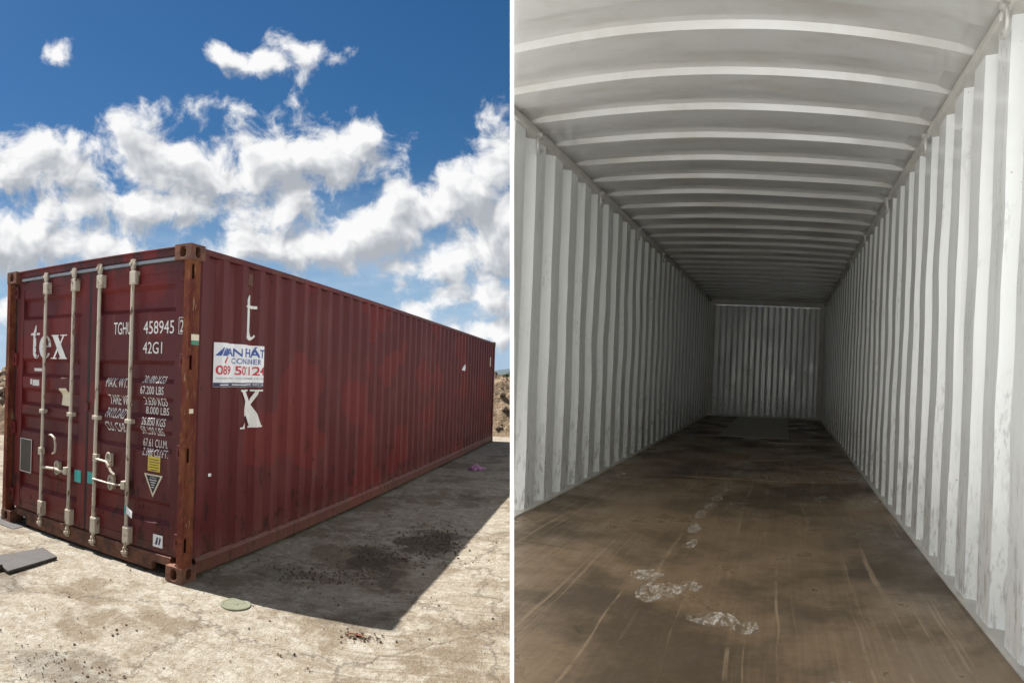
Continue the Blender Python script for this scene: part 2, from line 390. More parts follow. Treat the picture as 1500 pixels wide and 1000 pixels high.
# the yard
def concrete(N, P, b):
    x, y, z = N.xyz(P)
    c = N.mix(N.noise(P, 1.3, 8., .62), (.40, .335, .245), (.60, .54, .43))
    c = N.mix(N.math('MULTIPLY', N.ss(N.noise(P, 7., 7., .68), .44, .60), .55), c, (.70, .655, .545))
    c = N.mix(N.math('MULTIPLY', N.ss(N.noise(N.mapping(P, (1, 1, 1), loc=(3, 8, 0)), 14., 6., .7), .47, .60), .55), c, (.36, .275, .175))
    bend = N.vec('ADD', P, N.vec('SCALE', N.vec('SUBTRACT', N.noise(P, .8, 3., .5, col=True), (.5, .5, .5)), scale=.55))
    # soil dragged over the slab by tyres: ragged patches, and streaks only where the patches are
    soil = N.noise(N.mapping(P, (1., 1., 1), loc=(2.2, .7, 0)), .95, 9., .70)
    c = N.mix(N.math('MULTIPLY', N.ss(soil, .49, .57), .72), c, (.255, .185, .112))
    area = N.ss(N.noise(N.mapping(P, (1, 1, 1), loc=(6, 2, 0)), .55, 3., .5), .40, .58)
    t1 = N.noise(N.mapping(bend, (.9, 4.5, 1), rotz=RAD(-38)), 2.3, 8., .72)
    c = N.mix(N.math('MULTIPLY', N.math('MULTIPLY', N.ss(t1, .52, .66), .34), area), c, (.27, .20, .13))
    t2 = N.noise(N.mapping(bend, (.5, 8, 1), rotz=RAD(36), loc=(5, 1, 0)), 2.4, 8., .72)
    right = N.math('MULTIPLY', N.ss(x, -2.4, -.7), N.ss(y, 6.5, 3.5))
    c = N.mix(N.math('MULTIPLY', N.math('MULTIPLY', N.ss(t2, .50, .60), .55), right), c, (.26, .19, .12))
    t3 = N.noise(N.mapping(bend, (.9, 5, 1), rotz=RAD(-6), loc=(1, 7, 0)), 1.9, 8., .72)
    c = N.mix(N.math('MULTIPLY', N.math('MULTIPLY', N.ss(t3, .53, .66), .30), N.ss(y, 4.2, 6.0)), c, (.20, .165, .125))
    # dark crumbs and specks
    sp = N.noise(P, 26., 5., .7)
    c = N.mix(N.math('MULTIPLY', N.ss(sp, .625, .68), .75), c, (.075, .055, .040))
    sp2 = N.noise(N.mapping(P, (1, 1, 1), loc=(9, 4, 0)), 75., 3., .6)
    c = N.mix(N.math('MULTIPLY', N.ss(sp2, .62, .68), .6), c, (.11, .08, .055))
    # oil soaked grit patches
    wob = N.vec('SCALE', N.vec('SUBTRACT', N.noise(P, 4., 6., .65, col=True), (.5, .5, .5)), scale=.75)
    Q = N.vec('ADD', P, wob)
    oil = None
    for (cx, cy, rx, ry, k) in [(-.80, 6.05, .30, .50, 1), (-1.22, 5.35, .26, .40, .9), (-1.85, 4.75, .26, .24, .45), (-1.0, 4.9, .16, .3, .6), (-2.2, 2.45, .34, .22, .5),
                                (-3.6, 3.1, .4, .26, .5), (-.6, 8.2, .2, .5, .6), (-3.0, 2.2, .5, .3, .6), (-.95, 4.0, .3, .2, .4)]:
        d = N.vec('LENGTH', N.vec('MULTIPLY', N.vec('SUBTRACT', Q, (cx, cy, 0)), (1 / rx, 1 / ry, 0)))
        m = N.math('MULTIPLY', N.ss(d, 1.12, .70), k)
        oil = m if oil is None else N.math('MAXIMUM', oil, m)
    c = N.mix(N.math('MULTIPLY', oil, .8), c, N.mix(N.noise(P, 30., 4.), (.055, .045, .035), (.13, .105, .078)))
    # hairline cracks
    vo = N.new('ShaderNodeTexVoronoi', feature='DISTANCE_TO_EDGE'); N.put(vo.inputs['Vector'], N.vec('ADD', P, N.vec('SCALE', wob, scale=.5))); vo.inputs['Scale'].default_value = .75
    c = N.mix(N.math('MULTIPLY', N.ss(vo.outputs['Distance'], .012, .003), .55), c, (.14, .11, .08))
    h = N.math('ADD', N.math('MULTIPLY', N.noise(P, 22., 6., .7), .6), N.math('MULTIPLY', N.noise(P, 3., 5., .6), .5))
    h = N.math('ADD', h, N.math('MULTIPLY', sp, .8))
    bump(N, b, h, .9, .04)
    # beyond the slab: bare earth
    far = N.ss(N.vec('LENGTH', N.vec('MULTIPLY', N.vec('SUBTRACT', P, (0, 8, 0)), (1, 1, 0))), 22, 30)
    c = N.mix(far, c, N.mix(N.noise(P, .25, 6., .6), (.20, .145, .09), (.13, .14, .06)))
    return N.mix(1., c, (.42, .427, .445), 'MULTIPLY')
def apron_c(N, P, b):
    c = N.mix(N.noise(P, 1.2, 6., .6), (.75, .77, .79), (.82, .835, .85))
    bump(N, b, N.noise(P, 30., 5.), .3, .01)
    return c
def earth(N, P, b):
    c = N.mix(N.noise(P, 2.2, 8., .68), (.075, .050, .031), (.22, .165, .110))
    c = N.mix(N.ss(N.noise(P, 9., 6., .65), .56, .66), c, (.28, .23, .175))
    c = N.mix(N.ss(N.noise(P, 6., 6., .65), .60, .66), c, (.055, .038, .026))
    bump(N, b, N.noise(P, 12., 7., .7), .9, .08)
    return c
M['concrete'] = mat('dirty_concrete', concrete, .85, 0, .3)
M['apron'] = mat('bounce_apron_white', apron_c, .85, 0, .3)  # near white, so the added apron throws light into the container
M['earth'] = mat('dug_earth', earth, .95, 0, .2)
M['clod'] = mat('dark_clod', flat((.075, .056, .041), .6, 9.), .95, 0, .2)
M['pale_rock'] = mat('pale_rock', flat((.24, .20, .155), .3, 9.), .9, 0, .2)
M['slab_board'] = mat('weathered_dark_board', flat((.040, .037, .037), .5, 7., .5), .8)
M['lid'] = mat('green_grey_lid', flat((.10, .105, .070), .35, 12., .3), .6)
M['purple'] = mat('purple_plastic', flat((.23, .085, .20), .25, 20), .4)
M['leaf'] = mat('far_foliage', flat((.055, .085, .030), .4, .6), .9)
M['hill'] = mat('hill_green', flat((.030, .048, .056), .25, .01), .95)
M['picket'] = mat('pale_picket_paint', flat((.42, .42, .40), .1, 5), .6)

# ------------------------------------------------------------------ ground
NA = MA @ Vector((0, 0, 1))
def sstep(t): t = max(0, min(1, t)); return t * t * (3 - 2 * t)
def gz(x, y):
    pl = TA.z - (NA.x * (x - TA.x) + NA.y * (y - TA.y)) / NA.z
    w = sstep((math.hypot(x, y - 8) - 12) / 26)
    return pl * (1 - w) + (-.06) * w
def axis(lo, hi, step, far):
    a = []; v = lo
    while v <= hi + 1e-6: a.append(v); v += step
    d = step; v = a[-1]
    while v < far: d *= 1.28; v += d; a.append(v)
    d = step; v = a[0]; pre = []
    while v > -far: d *= 1.28; v -= d; pre.append(v)
    return pre[::-1] + a
xs = axis(-6.5, 1.0, .08, 3500); ys = axis(1.2, 13., .09, 3500)
g = MB(); V = []
for y in ys:
    for x in xs:
        near = 1 if (-8 < x < 2 and 0 < y < 16) else 0
        z = gz(x, y)
        if near:
            z -= .006 + .006 * n3(x * 1.7, y * 1.7, 3) - .005 * n3(x * 6, y * 6, 1)
        V.append((x, y, z))
nx = len(xs)
g.add(V, [(j * nx + i, j * nx + i + 1, (j + 1) * nx + i + 1, (j + 1) * nx + i) for j in range(len(ys) - 1) for i in range(nx - 1)], True)
ground = g.build('ground', M['concrete']); tag(ground, 'pale dirty concrete yard with soil streaks and oil stains', kind='structure')

# far hill and tree line
h = MB(); rows = []
for i in range(41):
    a = i / 40; x = -700 + 1400 * a
    zz = 18 * math.exp(-((x - 20) / 90) ** 2) + 10 * math.exp(-((x + 330) / 150) ** 2) + 7 * math.exp(-((x - 330) / 120) ** 2) + 2 * n3(x * .02, 1, 2) + 3
    rows.append((x, zz))
vs = []
for (x, zz) in rows: vs += [(x, 1480, -3), (x, 1560, zz), (x, 1700, -3)]
h.add(vs, [(i * 3 + k, i * 3 + 3 + k, i * 3 + 4 + k, i * 3 + 1 + k) for i in range(40) for k in range(2)], True)
hill = h.build('hills', M['hill']); tag(hill, 'low blue green hills on the horizon', kind='structure')
tl = MB()
for i in range(1500):
    a = random.uniform(-1.05, .9); d = random.uniform(120, 210)
    x, y = d * sin(a), d * cos(a); z = random.uniform(0, 1.0) ** .7 * (1.7 + 1.0 * n3(a * 14, 0, 5) + .7 * n3(a * 60, 2, 5))
    s = random.uniform(.5, 1.2)
    vv = [Vector((random.gauss(0, 1), random.gauss(0, 1), random.gauss(0, .8))).normalized() * s * random.uniform(.6, 1.1) for _ in range(6)]
    tl.add([(x + p.x, y + p.y, z + p.z) for p in vv], [(0, 1, 2), (2, 3, 4), (4, 5, 0), (1, 3, 5), (0, 2, 4), (1, 2, 4), (0, 3, 5)])
tag(tl.build('treeline', M['leaf']), 'far off green tree line on the horizon', 'trees', kind='stuff')

# ------------------------------------------------------------------ shared builders
def face_with_slot(mb, o, u, v, n, w, h, sw, sh, depth, nseg=20):
    """rectangular face o + a*u + b*v (w x h) with a stadium shaped hole sunk along -n"""
    o, u, v, n = (Vector(q) for q in (o, u, v, n))
    c = o + u * (w / 2) + v * (h / 2); outer = []; inner = []; back = []
    for k in range(nseg):
        t = 2 * pi * k / nseg + pi / nseg; cx, cy = cos(t), sin(t)
        s = 1 / max(abs(cx) / (w / 2), abs(cy) / (h / 2))
        outer.append(c + u * (cx * s) + v * (cy * s))
        r = min(sw, sh) / 2; px = max(-(sw / 2 - r), min(sw / 2 - r, cx * 9)) + cx * r; py = max(-(sh / 2 - r), min(sh / 2 - r, cy * 9)) + cy * r
        inner.append(c + u * px + v * py); back.append(c + u * px + v * py - n * depth)
    # square off the four corners
    corners = [o, o + u * w, o + u * w + v * h, o + v * h]
    used = set()
    for q in corners:
        i = min((i for i in range(nseg) if i not in used), key=lambda i: (outer[i] - q).length); outer[i] = q; used.add(i)
    K = nseg
    vs = outer + inner + back
    fs = [(i, (i + 1) % K, K + (i + 1) % K, K + i) for i in range(K)] + [(K + i, K + (i + 1) % K, 2 * K + (i + 1) % K, 2 * K + i) for i in range(K)]
    mb.add(vs, fs); mb.add(back, [tuple(range(K))])
def casting_mesh():
    """corner casting, front (-x), side (-y) and top/bottom holes, 178 x 162 x 118"""
    m = MB(); L, Wd, H = .178, .162, .118
    face_with_slot(m, (0, Wd, 0), (0, -1, 0), (0, 0, 1), (-1, 0, 0), Wd, H, .062, .084, .070)
    face_with_slot(m, (0, 0, 0), (1, 0, 0), (0, 0, 1), (0, -1, 0), L, H, .060, .084, .070)
    face_with_slot(m, (0, 0, H), (1, 0, 0), (0, 1, 0), (0, 0, 1), L, Wd, .115, .062, .028)
    m.add([(0, 0, 0), (L, 0, 0), (L, Wd, 0), (0, Wd, 0), (L, 0, H), (L, Wd, H), (0, Wd, H)], [(0, 3, 2, 1), (1, 2, 5, 4), (2, 3, 6, 5)])
    return m

def corr_profile(s0, s1, pitch, segs, phase=0.):
    """list of (s, d): segs = [(length share, d0, d1), ...] repeated between s0 and s1"""
    pts = []; s = phase
    while s > s0: s -= pitch
    while s < s1 + 1e-6:
        for (ln, d0, d1) in segs:
            pts.append((s, d0)); s += ln * pitch
    pts = [p for p in pts]
    def at(q):
        if q <= pts[0][0]: return pts[0][1]
        for (a, da), (b_, db) in zip(pts, pts[1:]):
            if a <= q <= b_: return da + (db - da) * (q - a) / max(b_ - a, 1e-9)
        return pts[-1][1]
    inner = [(a, d) for a, d in pts if s0 < a < s1]
    return [(s0, at(s0))] + inner + [(s1, at(s1))], at

_tmp_font = {}
def text_polys(body, w, h, bold=0., italic=0.):
    """outline of a line of writing as triangles, scaled to w x h with its lower left at 0,0"""
    cu = bpy.data.curves.new('t', 'FONT'); cu.body = body; cu.size = 1; cu.resolution_u = 3; cu.offset = bold; cu.shear = italic
    ob = bpy.data.objects.new('t', cu); COL.objects.link(ob)
    dg = bpy.context.evaluated_depsgraph_get(); ev = ob.evaluated_get(dg); me = ev.to_mesh()
    vs = [v.co.copy() for v in me.vertices]; fs = [tuple(p.vertices) for p in me.polygons]
    ev.to_mesh_clear(); bpy.data.objects.remove(ob); bpy.data.curves.remove(cu)
    x0 = min(v.x for v in vs); x1 = max(v.x for v in vs); y0 = min(v.y for v in vs); y1 = max(v.y for v in vs)
    return [((v.x - x0) / (x1 - x0) * w, (v.y - y0) / (y1 - y0) * h) for v in vs], fs

def stick(name, polys, mapper, cuts_a, cuts_z, material, parent):
    """lay flat shapes (a, z) on a folded sheet: cut them at the folds, then move every corner onto the sheet"""
    bm = bmesh.new()
    for vs, fs in polys:
        bv = [bm.verts.new((p[0], p[1], 0)) for p in vs]
        for f in fs:
            try: bm.faces.new([bv[i] for i in f])
            except ValueError: pass
    ax = [v.co.x for v in bm.verts]; az = [v.co.y for v in bm.verts]
    for c, i, lo, hi in [(c, 0, min(ax), max(ax)) for c in cuts_a] + [(c, 1, min(az), max(az)) for c in cuts_z]:
        if lo < c < hi:
            n = (1, 0, 0) if i == 0 else (0, 1, 0)
            bmesh.ops.bisect_plane(bm, geom=bm.verts[:] + bm.edges[:] + bm.faces[:], plane_co=(c, c, 0), plane_no=n, dist=1e-5)
    for v in bm.verts: v.co = mapper(v.co.x, v.co.y)
    bmesh.ops.recalc_face_normals(bm, faces=bm.faces[:])
    me = bpy.data.meshes.new(name); bm.to_mesh(me); bm.free(); me.materials.append(material)
    o = bpy.data.objects.new(name, me); COL.objects.link(o); o.parent = parent
    return o
def quad(a0, a1, z0, z1): return ([(a0, z0), (a1, z0), (a1, z1), (a0, z1)], [(0, 1, 2, 3)])
def shift(p, a, z): return ([(q[0] + a, q[1] + z) for q in p[0]], p[1])
def strip(outer, inner):
    k = len(outer); return (outer + inner, [(i, i + 1, k + i + 1, k + i) for i in range(k - 1)])

def serif(ch, a, z, w, h):
    """bold serif letters t, e, x built from strokes inside a box"""
    out = []
    P = lambda pts: ([(a + x * w, z + y * h) for x, y in pts], [tuple(range(len(pts)))])
    if ch == 't':
        out.append(P([(.30, .22), (.62, .22), (.62, .98), (.56, 1.0), (.30, .76)]))
        out.append(P([(.0, .70), (1., .70), (1., .765), (.12, .765)]))
        n = 9; o_ = []; i_ = []
        for k in range(n):
            t = pi + (pi * .80) * k / (n - 1)
            o_.append((a + (.66 + .36 * cos(t)) * w, z + (.225 + .225 * sin(t)) * h))
            i_.append((a + (.72 + .115 * cos(t) + .10 * k / (n - 1)) * w, z + (.225 + .15 * sin(t)) * h))
        out.append(strip(o_, i_))
    if ch == 'e':
        n = 26; o_ = []; i_ = []
        for k in range(n):
            t = .02 + (2 * pi - .62) * k / (n - 1)
            o_.append((a + (.5 + .5 * cos(t)) * w, z + (.5 + .5 * sin(t)) * h))
            i_.append((a + (.54 + .25 * cos(t)) * w, z + (.5 + .435 * sin(t)) * h))
        out.append(strip(o_, i_)); out.append(P([(.26, .50), (.99, .50), (.99, .565), (.26, .565)]))
    if ch == 'x':
        out.append(P([(.06, .96), (.40, .96), (.97, .04), (.60, .04)]))
        out.append(P([(.72, .96), (.82, .96), (.56, .50), (.49, .56)])); out.append(P([(.40, .49), (.47, .42), (.24, .04), (.13, .04)]))
        for (x0, x1, y0) in [(.0, .48, .955), (.58, 1., .955), (.0, .38, 0), (.52, 1.04, 0)]: out.append(P([(x0, y0), (x1, y0), (x1, y0 + .045), (x0, y0 + .045)]))
    return out

# ------------------------------------------------------------------ the closed maroon container
LA, WA, HA = 12.192, 2.438, 2.591
A = empty('shipping_container', MA, TA)
tag(A, 'closed maroon shipping container standing on the sunny concrete yard', 'container')

cast = casting_mesh().build('corner_casting', M['rusty_dark'], A, bevel=.006)
ident = Matrix.Identity(4)
def mir(sx, sy, loc, sz=1): return Matrix.Translation(loc) @ Matrix.Diagonal((sx, sy, sz, 1))
for (sx, sy, loc) in [(1, 1, (0, 0, HA - .118)), (1, -1, (0, WA, 0)), (1, -1, (0, WA, HA - .118)), (-1, 1, (LA, 0, 0)), (-1, 1, (LA, 0, HA - .118)), (-1, -1, (LA, WA, 0)), (-1, -1, (LA, WA, HA - .118))]:
    copy_part(cast, A, mir(sx, sy, loc))

HZ = (2.38, 1.69, .98, .29)         # hinge heights
def post(near):
    """door-end corner post: folded plate with a slot beside each hinge"""
    m = MB(); z0, z1 = .118, HA - .118
    m.box(.004, .010, .006, .062, z0, z1)                    # front flange
    m.box(.0102, .022, .004, .010, z0, z1); m.box(.052, .128, .004, .010, z0, z1)
    zz = z0
    for c in sorted(HZ):
        m.box(.0222, .0518, .0038, .010, zz, c - .055); zz = c + .055
    m.box(.0222, .0518, .0038, .010, zz, z1)
    m.box(.120, .128, .0102, .062, z0, z1)
    m.box(.0102, .1198, .056, .062, z0, z1)
    return m
p0 = post(True).build('corner_post', M['rusty'], A); p0['label'] = 'rust streaked corner post with flaking paint'
copy_part(p0, A, mir(1, -1, (0, WA, 0)))
ep = MB(); ep.box(LA - .12, LA - .004, .006, .11, .118, HA - .118)
e0 = ep.build('end_post', M['maroon'], A, bevel=.006); copy_part(e0, A, mir(1, -1, (0, WA, 0)))

# side sheet: outer ribs at y = .012, valleys at .046, real pitch .278
SEG = [(.29, .012, .012), (.20, .012, .058), (.31, .058, .058), (.20, .058, .012)]
prof, side_at = corr_profile(.128, LA - .12, .278, SEG, .165)
def side_sheet(y_of, name):
    m = MB(); nz = 14; vs = []; k = len(prof)
    for j in range(nz + 1):
        z = .165 + (2.535 - .165) * j / nz
        for (x, d) in prof:
            w = sin(pi * j / nz)
            dd = d + w * (.006 * n3(x * .8, z * .9, 4) + .004 * n3(x * 2.3, z * 2.1, 9))
            if z < 1.0: dd += max(0, n3(x * 1.4, z * 2, 20) - .25) * .05
            vs.append((x, y_of(dd), z))
    m.add(vs, [(j * k + i, j * k + i + 1, (j + 1) * k + i + 1, (j + 1) * k + i) for j in range(nz) for i in range(k - 1)])
    return m.build(name, M['maroon'], A)
side_sheet(lambda d: d, 'side_panel'); side_sheet(lambda d: WA - d, 'side_panel')
# rails
def rail(y_of):
    m = MB()
    pts = [(.000, .040), (.000, .135), (.016, .168), (.060, .168), (.060, .155), (.012, .150), (.008, .128), (.008, .048), (.05, .048), (.05, .040)]
    k = len(pts); vs = [(x, y_of(.006 + p[0]), p[1]) for x in (.178, LA - .178) for p in pts]
    m.add(vs, [(i, (i + 1) % k, k + (i + 1) % k, k + i) for i in range(k)] + [tuple(range(k)), tuple(range(k, 2 * k))[::-1]])
    return m.build('bottom_rail', M['maroon_rail'], A)
rail(lambda d: d); rail(lambda d: WA - d)
for s in (0, 1):
    m = MB(); y0, y1 = (.006, .062) if s == 0 else (WA - .062, WA - .006)
    m.box(.178, LA - .178, y0, y1, 2.530, 2.578); m.build('top_rail', M['maroon_rail'], A, bevel=.006)
rp, _ = corr_profile(.18, LA - .18, .209, [(.4, 2.574, 2.574), (.1, 2.574, 2.556), (.4, 2.556, 2.556), (.1, 2.556, 2.574)], .2)
m = MB(); k = len(rp); m.add([(x, y, z) for y in (.05, WA - .05) for x, z in rp], [(i, i + 1, k + i + 1, k + i) for i in range(k - 1)]); m.build('roof_panel', M['maroon'], A)
ef, _ = corr_profile(.10, WA - .10, .25, SEG, .2)
m = MB(); k = len(ef); m.add([(LA - d, y, z) for z in (.12, 2.50) for y, d in ef], [(i, i + 1, k + i + 1, k + i) for i in range(k - 1)]); m.build('end_panel', M['maroon'], A)
m = MB(); m.box(LA - .10, LA - .01, .178, WA - .178, .02, .15); m.build('end_sill', M['maroon_rail'], A)
m = MB(); m.box(LA - .10, LA - .01, .178, WA - .178, 2.48, 2.58); m.build('end_header', M['maroon_rail'], A)
m = MB(); m.box(.14, .15, .07, WA - .07, .16, 2.52); m.build('door_backing', M['dark'], A)
m = MB(); m.box(.2, LA - .2, .08, WA - .08, .15, .19); m.build('floor_deck', M['dark'], A)
# header, gutter and sill
m = MB(); m.box(.052, .10, .164, WA - .164, 2.522, 2.586); m.box(.034, .0518, .164, WA - .164, 2.574, 2.589); m.build('door_header', M['maroon_door'], A, bevel=.004)
m = MB(); m.box(.056, .12, .164, WA - .164, .092, .158); m.box(.060, .070, .36, WA - .36, .022, .0918)
for yy in (.36, WA - .36): m.box(.0702, .11, yy - .006, yy + .006, .022, .0918)
m.build('door_sill', M['rusty_dark'], A, bevel=.003)['label'] = 'rusty dark door sill'

# doors
DX = .078; TR = .034
TROUGH = [(2.09, 2.31), (1.515, 1.70), (1.225, 1.405), (.96, 1.14), (.385, .57)]
DP = [(.165, 0.)]
for z0, z1 in sorted(TROUGH): DP += [(z0, 0.), (z0 + .036, TR), (z1 - .036, TR), (z1, 0.)]
DP.append((2.478, 0.))
def door_d(z):
    for (a, da), (b_, db) in zip(DP, DP[1:]):
        if a <= z <= b_: return da + (db - da) * (z - a) / max(b_ - a, 1e-9)
    return 0.
dcuts = [q[0] for q in DP]
def make_door(y0, y1, hinge_y, bars, label):
    fr = .105
    d = MB(); nzs = []
    rows_ = []
    for (za, zb) in zip(dcuts, dcuts[1:]):
        n = max(1, int((zb - za) / .08)); rows_ += [za + (zb - za) * i / n for i in range(n)]
    rows_.append(dcuts[-1])
    ny = 9; vs = []
    for z in rows_:
        for i in range(ny):
            y = y0 + fr + (y1 - y0 - 2 * fr) * i / (ny - 1)
            e = sin(pi * i / (ny - 1))
            vs.append((DX + .006 + door_d(z) + e * .004 * n3(y * 3, z * 3, y0), y, z))
    d.add(vs, [(j * ny + i, j * ny + i + 1, (j + 1) * ny + i + 1, (j + 1) * ny + i) for j in range(len(rows_) - 1) for i in range(ny - 1)])
    xb = DX + .055
    for (a, b_) in ((y0, y0 + fr), (y1 - fr, y1)):
        d.box(DX, xb, a, b_, .165, 2.478)
    d.box(DX + .001, xb, y0 + fr, y1 - fr, 2.40, 2.4775); d.box(DX + .001, xb, y0 + fr, y1 - fr, .1655, .235)
    D = d.build('door', M['maroon_door'], A); D['label'] = label
    # hinges
    for zc in HZ:
        m = MB(); sgn = 1 if hinge_y < WA / 2 else -1
        ys = sorted((hinge_y, hinge_y + sgn * .055)); m.box(DX - .030, DX - .001, ys[0], ys[1], zc - .065, zc - .020); m.box(DX - .030, DX - .001, ys[0], ys[1], zc + .020, zc + .065)
        ys = sorted((hinge_y + sgn * .035, hinge_y + sgn * .058)); m.box(DX - .0295, DX - .001, ys[0], ys[1], zc - .0198, zc + .0198)
        m.tube([(DX - .018, hinge_y - sgn * .006, zc - .085), (DX - .018, hinge_y - sgn * .006, zc + .085)], .011, 10)
        m.build('hinge', M['maroon_door'], D, bevel=.003)
    for yb in bars:
        xc = .047
        m = MB(); m.tube([(xc, yb, z) for z in (.062, .8, 1.5, 2.535)], .0165, 14); m.build('locking_bar', M['bar'], D)
        for (za, zb, off) in ((2.325, 2.435, 1), (.175, .315, 1)):
            m = MB(); m.box(.024, DX - .001, yb - .052, yb + .020, za, zb); m.box(.020, .0238, yb - .048, yb + .016, za + .008, zb - .008)
            for q in (za + .016, zb - .016): m.tube([(.0185, yb - .036, q), (.022, yb - .036, q)], .006, 8)
            m.build('bar_bracket', M['bar'], D, bevel=.004)
        for (za, zb, s) in ((2.445, 2.535, 1), (.060, .150, -1)):
            m = MB(); zc = (za + zb) / 2
            m.tube([(xc, yb, zc - s * .004 - .030), (xc, yb, zc - s * .004 + .030)], .0235, 12)
            m.box(.022, .0515, yb - .036, yb - .014, zc + s * .004 - .012, zc + s * .004 + .016); m.box(.026, .0515, yb + .012, yb + .034, zc + s * .010 - .014, zc + s * .010 + .010)
            m.box(.036, .0513, yb - .030, yb + .028, zc + s * .034 - .007, zc + s * .034 + .007)
            m.build('cam_keeper', M['bar'], D, bevel=.003)
        m = MB(); m.box(.022, DX - .001, yb - .044, yb + .030, 1.172, 1.208); m.box(.018, .0218, yb - .030, yb + .020, 1.176, 1.204); m.build('bar_guide', M['bar'], D, bevel=.004)
    return D
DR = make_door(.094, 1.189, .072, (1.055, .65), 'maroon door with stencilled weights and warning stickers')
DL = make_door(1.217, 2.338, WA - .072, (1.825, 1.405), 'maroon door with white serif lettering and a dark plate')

def handle(D, pts, flat=.55):
    m = MB(); m.tube(pts, .013, 10, flat=flat); m.build('handle', M['bar'], D)
def catch(D, y, z, s=1):
    m = MB(); m.box(.040, DX - .001, y - .020, y + .020, z - .055, z + .055)
    ring = [(.032, y + .030 * cos(t * pi / 8), z + .062 * sin(t * pi / 8)) for t in range(17)]
    m.tube(ring, .008, 8, cap=False); m.box(.028, .0398, y - .036, y + .030, z - .014, z + .012)
    m.build('handle_catch', M['bar'], D, bevel=.003)
def hub(D, y, z):
    m = MB(); m.box(.014, .066, y - .022, y + .022, z - .034, z + .034); m.tube([(.010, y, z), (.02, y, z)], .008, 8); m.build('handle_hub', M['bar'], D, bevel=.004)
# left-hand leaf
handle(DL, [(.028, 1.825, .80), (.020, 1.80, .78), (.018, 1.785, .72), (.020, 1.80, .67), (.022, 1.79, .65), (.022, 1.70, .655), (.022, 1.60, .66), (.024, 1.53, .655), (.028, 1.46, .655)])
catch(DL, 1.57, .675); hub(DL, 1.405 + .03, .665); hub(DL, 1.825, .80)
handle(DL, [(.05, 1.72, .97), (.03, 1.66, .975), (.022, 1.60, .95), (.022, 1.585, .88), (.022, 1.59, .82), (.028, 1.63, .80)], .7)
# right-hand leaf
handle(DR, [(.026, 1.04, .835), (.020, .96, .83), (.020, .885, .825), (.018, .85, .80), (.014, .82, .755), (.013, .775, .73)], .75)
catch(DR, .87, .84); hub(DR, 1.03, .84)
handle(DR, [(.024, 1.05, .655), (.020, .97, .652), (.020, .86, .648), (.022, .78, .648), (.026, .71, .650)])
catch(DR, .835, .655); hub(DR, .675, .655)
# rubber seals
m = MB(); m.tube([(.086, 1.203, .17), (.086, 1.203, 2.49)], .0135, 8); m.build('gasket', M['rubber'], A)
m = MB(); m.tube([(.072, .19, 2.503), (.070, 1.2, 2.500), (.072, 2.25, 2.503)], .0165, 10); m.build('gasket', M['greyrub'], A)['label'] = 'grey rubber seal under the header'
for yy in (.079, WA - .082):
    m = MB(); m.tube([(.094, yy, .17), (.094, yy, 2.49)], .0145, 8); m.build('gasket', M['rubber'], A)
m = MB(); m.box(DX - .022, DX - .001, 1.185, 1.235, 1.235, 1.315); m.build('lock_plate', M['maroon_door'], DL, bevel=.005)

# writing on the doors (a runs to the right as one reads, from y = ya)
def on_door(off=.0016, frame=False):
    return lambda a, z: Vector(((DX if frame else DX + .006 + door_d(z)) - off - .0035, -a, z))
def door_text(body, y_left, y_right, z0, z1, parent, material='white_decal', frame=False, bold=.0, italic=0., name='lettering'):
    p = shift(text_polys(body, y_left - y_right, z1 - z0, bold, italic), -y_left, z0)
    return stick(name, [p], on_door(frame=frame), [], dcuts, M[material], parent)
for ch, ya, yb, z0, z1 in (('t', 2.105, 1.95, 1.70, 2.035), ('e', 1.955, 1.765, 1.70, 1.93), ('x', 1.76, 1.525, 1.70, 1.93)):
    polys = serif(ch, -ya, z0, ya - yb, z1 - z0)
    o = stick('lettering', polys[:1], on_door(.0016), [], dcuts, M['white_worn' if ch in 'te' else 'white_decal'], DL)
    for q in range(1, len(polys)): stick('lettering', [polys[q]], on_door(.0016 + .0006 * q), [], dcuts, M['white_worn' if ch in 'te' else 'white_decal'], DL)
door_text('TGHU', .895, .685, 1.915, 2.02, DR); door_text('458945', .545, .215, 1.915, 2.02, DR)
door_text('2', .150, .112, 1.925, 2.02, DR, frame=True)
bx = [quad(-.163, -.1585, 1.91, 2.04), quad(-.1045, -.100, 1.91, 2.04), quad(-.158, -.105, 2.0355, 2.04), quad(-.158, -.105, 1.91, 1.9145)]
for q in bx: stick('lettering', [q], on_door(frame=True), [], [], M['white_decal'], DR)
door_text('42G1', .545, .335, 1.755, 1.85, DR)
for body, yl, yr, z0, z1, it in (('MAX. WT.', .975, .715, 1.465, 1.545, .15), ('TARE WT.', .955, .685, 1.315, 1.40, -.1), ('PAYLOAD', .975, .735, 1.20, 1.285, .2), ('CU. CAP.', .975, .720, 1.085, 1.165, -.1),
        ('30.480 KGS', .545, .295, 1.515, 1.575, .2), ('67.200 LBS', .56, .305, 1.425, 1.49, 0), ('3.630 KGS', .535, .285, 1.335, 1.40, .1), ('8.000 LBS', .52, .27, 1.262, 1.322, 0),
        ('26.850 KGS', .54, .275, 1.172, 1.236, .15), ('59.200 LBS', .55, .30, 1.095, 1.160, .1), ('67.61 CU.M.', .54, .275, .995, 1.06, 0), ('2.388 CU.FT.', .52, .24, .925, .985, -.1)):
    door_text(body, yl, yr, z0, z1, DR, 'white_worn' if body in ('30.480 KGS', '59.200 LBS') else 'white_decal', italic=it)
